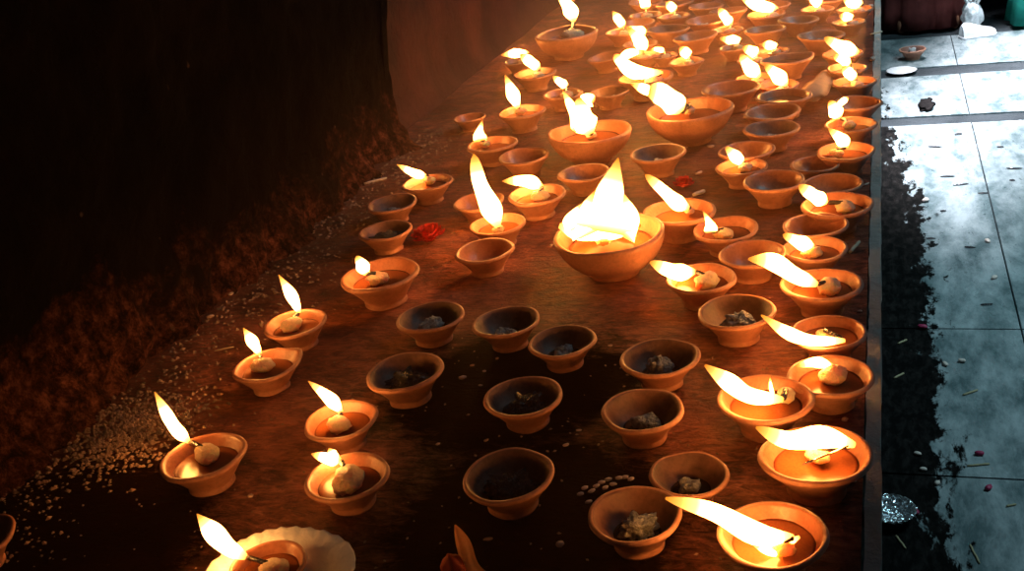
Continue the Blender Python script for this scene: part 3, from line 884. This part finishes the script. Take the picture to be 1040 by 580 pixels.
for i, (x, y) in enumerate([(995, 462), (1004, 497), (930, 521), (937, 334)]):
    grain(x, y, 10, 6, i, 'pinkpetal', 'rose_petal', 'crimson petal lying loose on the wet floor', 'petal', 'crimson petals on the wet floor', 0.0, i)
for i, (x, y) in enumerate([(938, 478), (952, 492), (960, 371), (977, 368), (1010, 283), (1003, 246), (932, 462), (940, 205)]):
    grain(x, y, 8, 5, i, 'rice', 'white_petal', 'white petal lying loose on the wet floor', 'petal', 'white petals on the wet floor', 0.0, i)
for i, (x, y) in enumerate([(999, 197), (985, 252), (945, 243), (1002, 310), (973, 137), (962, 180), (1016, 150), (1030, 172), (958, 215), (976, 188), (1028, 184), (950, 150)]):
    grain(x, y, 11 + 5 * math.sin(i * 3), 2.5, .2 * math.sin(i * 5), 'char', 'dark_leaf_bit', 'dark leaf scrap lying loose on the bright wet floor', 'leaf', 'dark leaf scraps on the bright wet floor', 0.0, i)

# clay lamp and plate left on the far floor
p = at(926, 54, 0.0)
def floor_lamp_(px, py, D, label):
    p = at(px, py, 0.0)
    o = thing('clay_lamp', label, 'oil lamp', (max(p.x, D * .52), p.y, 0))
    R = D / 2
    place('bowl', bowl_mesh('std', 'clay_soot', 1), o, (0, 0, 0), (0, 0, 1), (R, R, R))
    place('ash_crumbs', ASH[1], o, (0, 0, 0), (0, 0, 1), (R, R, R * 1.6))
    return o
floor_lamp_(927, 60, 0.095, 'dark clay lamp left on the bright far floor beyond the ledge edge')
p = at(915, 66, 0.0)
bm = lathe([(0, 0), (.6, 0), (.95, .12), (1, .13), (.94, .15), (.6, .03), (0, .03)], 40, .04, 3)
for v in bm.verts: v.co *= 0.052
o = obj('paper_plate', bm, 'paper'); o.location = (max(.06, p.x), p.y - .10, 0.0005)
tag(o, 'white paper plate lying on the far floor in front of the dark clay lamp', 'plate')
MT['soot'] = simple('matt_soot', (0.012, 0.010, 0.010), .95, .05, .4, 60, .3)
def puddle_lamp():
    p = at(941, 108, 0.0)
    o = obj('burnt_offering', blob_bm(0.03, (0.8, 1.9, .30), .6, 2, 8, 3, (0, 0, .007)), 'soot')
    o.location = (p.x, p.y, 0)
    tag(o, 'dark burnt clump on the bright floor, below the far clay lamp', 'debris')
puddle_lamp()

# ------------------------------------------------------------------ people at the far end (only their lowest parts are in view)
MT['maroon'] = simple('maroon_cloth', (0.22, 0.05, 0.045), .85, .2, .35, 9, .3)
MT['green'] = simple('green_cloth', (0.03, 0.42, 0.33), .85, .2, .35, 9, .3)
MT['teal'] = simple('dark_teal_cloth', (0.012, 0.075, 0.07), .85, .2, .35, 9, .3)
MT['skin'] = simple('brown_skin', (0.34, 0.13, 0.075), .55, .4, .12, 20)
MT['hair'] = simple('black_hair', (0.012, 0.010, 0.010), .5, .4, .3, 60)
MT['shoe'] = simple('white_shoe', (0.85, 0.85, 0.88), .5, .4, .08, 30)
MT['bag'] = simple('white_plastic', (0.62, 0.66, 0.68), .35, .5, .15, 30, .5)

def skin_body(name, J, E, m, parent, sub=2):
    me = bpy.data.meshes.new(name)
    me.from_pydata([j[0] for j in J], E, [])
    o = bpy.data.objects.new(name, me)
    C.objects.link(o)
    o.parent = parent
    md = o.modifiers.new('s', 'SKIN')
    md.use_smooth_shade = True
    sv = me.skin_vertices[0].data
    for i, j in enumerate(J):
        r = j[1]
        sv[i].radius = r if isinstance(r, tuple) else (r, r)
        sv[i].use_root = (i == 0)
    s = o.modifiers.new('u', 'SUBSURF'); s.levels = sub; s.render_levels = sub
    me.materials.append(MT[m])
    return o
def person(px, py, yaw, top, skirt, label, shoes='skin', scale=1.0, yoff=0.0):
    p = at(px, py, 0.0)
    o = thing('person', label, 'person', (p.x, p.y + yoff, 0), None, yaw)
    J = [((0, 0, .92), (.14, .10)), ((0, 0, 1.10), (.12, .09)), ((0, .0, 1.28), (.15, .10)), ((0, 0, 1.38), (.09, .07)), ((0, 0, 1.45), .048), ((0, -.01, 1.52), (.065, .07)), ((0, -.01, 1.60), (.075, .09)), ((0, 0, 1.67), (.05, .06)),
         ((.17, 0, 1.33), .05), ((.22, .02, 1.08), .04), ((.22, -.06, .86), .03), ((.22, -.08, .79), (.02, .035)),
         ((-.17, 0, 1.33), .05), ((-.22, .02, 1.08), .04), ((-.22, -.06, .86), .03), ((-.22, -.08, .79), (.02, .035)),
         ((.09, 0, .80), .09), ((.09, -.02, .48), .06), ((.09, .0, .25), .05), ((.09, .01, .08), .033), ((.10, -.10, .030), (.04, .025)), ((.10, -.15, .022), (.035, .018)),
         ((-.09, 0, .80), .09), ((-.09, -.02, .48), .06), ((-.09, .0, .25), .05), ((-.09, .01, .08), .033), ((-.10, -.10, .030), (.04, .025)), ((-.10, -.15, .022), (.035, .018))]
    E = [(0, 1), (1, 2), (2, 3), (3, 4), (4, 5), (5, 6), (6, 7), (3, 8), (8, 9), (9, 10), (10, 11), (3, 12), (12, 13), (13, 14), (14, 15), (0, 16), (16, 17), (17, 18), (18, 19), (19, 20), (20, 21), (0, 22), (22, 23), (23, 24), (24, 25), (25, 26), (26, 27)]
    # five fingers on each hand
    for hi, sx in ((11, 1), (15, -1)):
        for k in range(4):
            a = len(J)
            yy = -.105 + k * .018
            J.append(((.22 * sx, yy, .755), .008)); J.append(((.218 * sx, yy - .002, .715 - .006 * (k % 2)), .006))
            E += [(hi, a), (a, a + 1)]
        a = len(J)
        J.append(((.205 * sx, -.125, .79), .009)); J.append(((.20 * sx, -.14, .755), .007))
        E += [(hi, a), (a, a + 1)]
    skin_body('body', J, E, 'skin', o)
    rnd = random.Random(int(px))
    # long pleated skirt
    bm = bmesh.new()
    rows = []
    for i in range(15):
        t = i / 14
        z = 0.012 + (1.02 - 0.012) * t
        ring = []
        for k in range(60):
            a = 2 * math.pi * k / 60
            rx = .19 - .05 * t ** .7; ry = .16 - .05 * t ** .7
            fl = 1 + (1 - t) * (.06 * math.sin(a * 9 + 1.5 * t) + .03 * math.sin(a * 17))
            ring.append(bm.verts.new((math.cos(a) * rx * fl, math.sin(a) * ry * fl - .02, z)))
        rows.append(ring)
    for i in range(14):
        for k in range(60):
            bm.faces.new((rows[i][k], rows[i][(k + 1) % 60], rows[i + 1][(k + 1) % 60], rows[i + 1][k]))
    bmesh.ops.solidify(bm, geom=bm.faces[:], thickness=.004)
    obj('skirt', bm, skirt, o)
    # shirt over the torso
    prof = [(.17, .98), (.16, 1.08), (.165, 1.22), (.185, 1.32), (.12, 1.40), (.062, 1.425)]
    bm = lathe(prof, 32)
    for v in bm.verts: v.co.y *= .72
    bmesh.ops.solidify(bm, geom=bm.faces[:], thickness=.004)
    obj('shirt', bm, top, o)
    obj('hair', blob_bm(.105, (.95, 1.1, 1.0), .06, 3, 2, 3, (0, .025, 1.635)), 'hair', o)
    return o
person(938, 24, 0.1, 'maroon', 'maroon', 'person in a long maroon garment standing at the far end of the floor')
person(1078, 20, -0.1, 'teal', 'green', 'person in a green garment standing at the far right end of the floor')
# a white carrier bag and shoe on the far floor
def bag():
    p = at(987, 33, 0.0)
    o = thing('plastic_bag', 'small white plastic bag set down between the maroon and the green garment', 'bag', (p.x, p.y, 0))
    bm = blob_bm(.042, (.9, .7, 1.4), .25, 2.2, 6, 4, (0, 0, .06))
    for v in bm.verts: v.co.z = max(v.co.z, 0.0)
    obj('bag_body', bm, 'bag', o)
    for s in (-1, 1):
        obj('handle', tube_bm(spline([Vector((s * .015, 0, .11)), Vector((s * .035, 0, .15)), Vector((s * .03, .01, .17)), Vector((s * .006, 0, .12))], 10), [.006] * 10, 8), 'bag', o)
bag()
def shoe():
    p = at(992, 36, 0.0)
    o = thing('white_shoe', 'small white shoe at the foot of the white plastic bag', 'shoe', (p.x, p.y - .02, 0), rz=math.radians(200))
    prof = [(-.11, .03, .05), (-.09, .034, .062), (-.05, .033, .058), (0, .034, .045), (.05, .042, .034), (.09, .038, .028), (.12, .02, .018)]
    bm = bmesh.new(); rows = []
    for x, wd, h in prof:
        rows.append([bm.verts.new((-x * .9, math.cos(a) * wd, .006 + max(0, math.sin(a)) * h)) for a in [math.pi * k / 10 for k in range(11)]])
    for i in range(len(rows) - 1):
        for k in range(10): bm.faces.new((rows[i][k], rows[i][k + 1], rows[i + 1][k + 1], rows[i + 1][k]))
    bm.faces.new(rows[0]); bm.faces.new(rows[-1][::-1])
    obj('upper', bm, 'shoe', o)
    bm = bmesh.new()
    lo = [bm.verts.new((-x * .93, s * wd * 1.06, 0)) for s, P in ((1, prof), (-1, prof[::-1])) for x, wd, h in P]
    hi = [bm.verts.new((v.co.x, v.co.y, .012)) for v in lo]
    bm.faces.new(lo[::-1]); bm.faces.new(hi)
    for k in range(len(lo)): bm.faces.new((lo[k], lo[(k + 1) % len(lo)], hi[(k + 1) % len(lo)], hi[k]))
    obj('sole', bm, 'shoe', o)
    o.scale = (.62, .8, .9)
shoe()
MT['backwall'] = wall_mat('dark_back_wall', (0.02, 0.02, 0.022), (0.06, 0.055, 0.055), (0.1, 0.1, 0.1))
struct(obj('wall_back', box_bm(-1.2, 3.2, 6.3, 6.4, 0, 3.2), 'backwall', smooth=False))

# ------------------------------------------------------------------ smoke haze hanging over the burning lamps
def haze():
    m = bpy.data.materials.new('smoke_haze')
    m.use_nodes = True
    nt = m.node_tree
    nt.nodes.clear()
    out = N(nt, 'ShaderNodeOutputMaterial')
    v = N(nt, 'ShaderNodeVolumeScatter')
    v.inputs['Color'].default_value = (1.0, 0.62, 0.38, 1)
    sep = N(nt, 'ShaderNodeSeparateXYZ'); nt.links.new(geo(nt), sep.inputs[0])
    mr = N(nt, 'ShaderNodeMapRange')
    mr.inputs['From Min'].default_value = 0.9; mr.inputs['From Max'].default_value = 1.9
    mr.inputs['To Min'].default_value = HAZE * 0.11; mr.inputs['To Max'].default_value = HAZE
    nt.links.new(sep.outputs[1], mr.inputs[0])
    hz = N(nt, 'ShaderNodeMapRange')
    hz.inputs['From Min'].default_value = LEDGE + 0.03; hz.inputs['From Max'].default_value = LEDGE + 0.26
    hz.inputs['To Min'].default_value = 1.0; hz.inputs['To Max'].default_value = 0.0
    nt.links.new(sep.outputs[2], hz.inputs[0])
    nt.links.new(math_(nt, 'MULTIPLY', mr.outputs[0], hz.outputs[0]), v.inputs['Density'])
    v.inputs['Anisotropy'].default_value = 0.2
    nt.links.new(v.outputs[0], out.inputs['Volume'])
    MT['haze'] = m
    o = obj('smoke_haze', box_bm(WX + .06, -0.022, 0.1, 3.0, LEDGE + .003, LEDGE + .27), 'haze', smooth=False)
    tag(o, 'thin smoke haze hanging over the burning lamps', 'smoke', kind='stuff')
if HAZE > 0: haze()
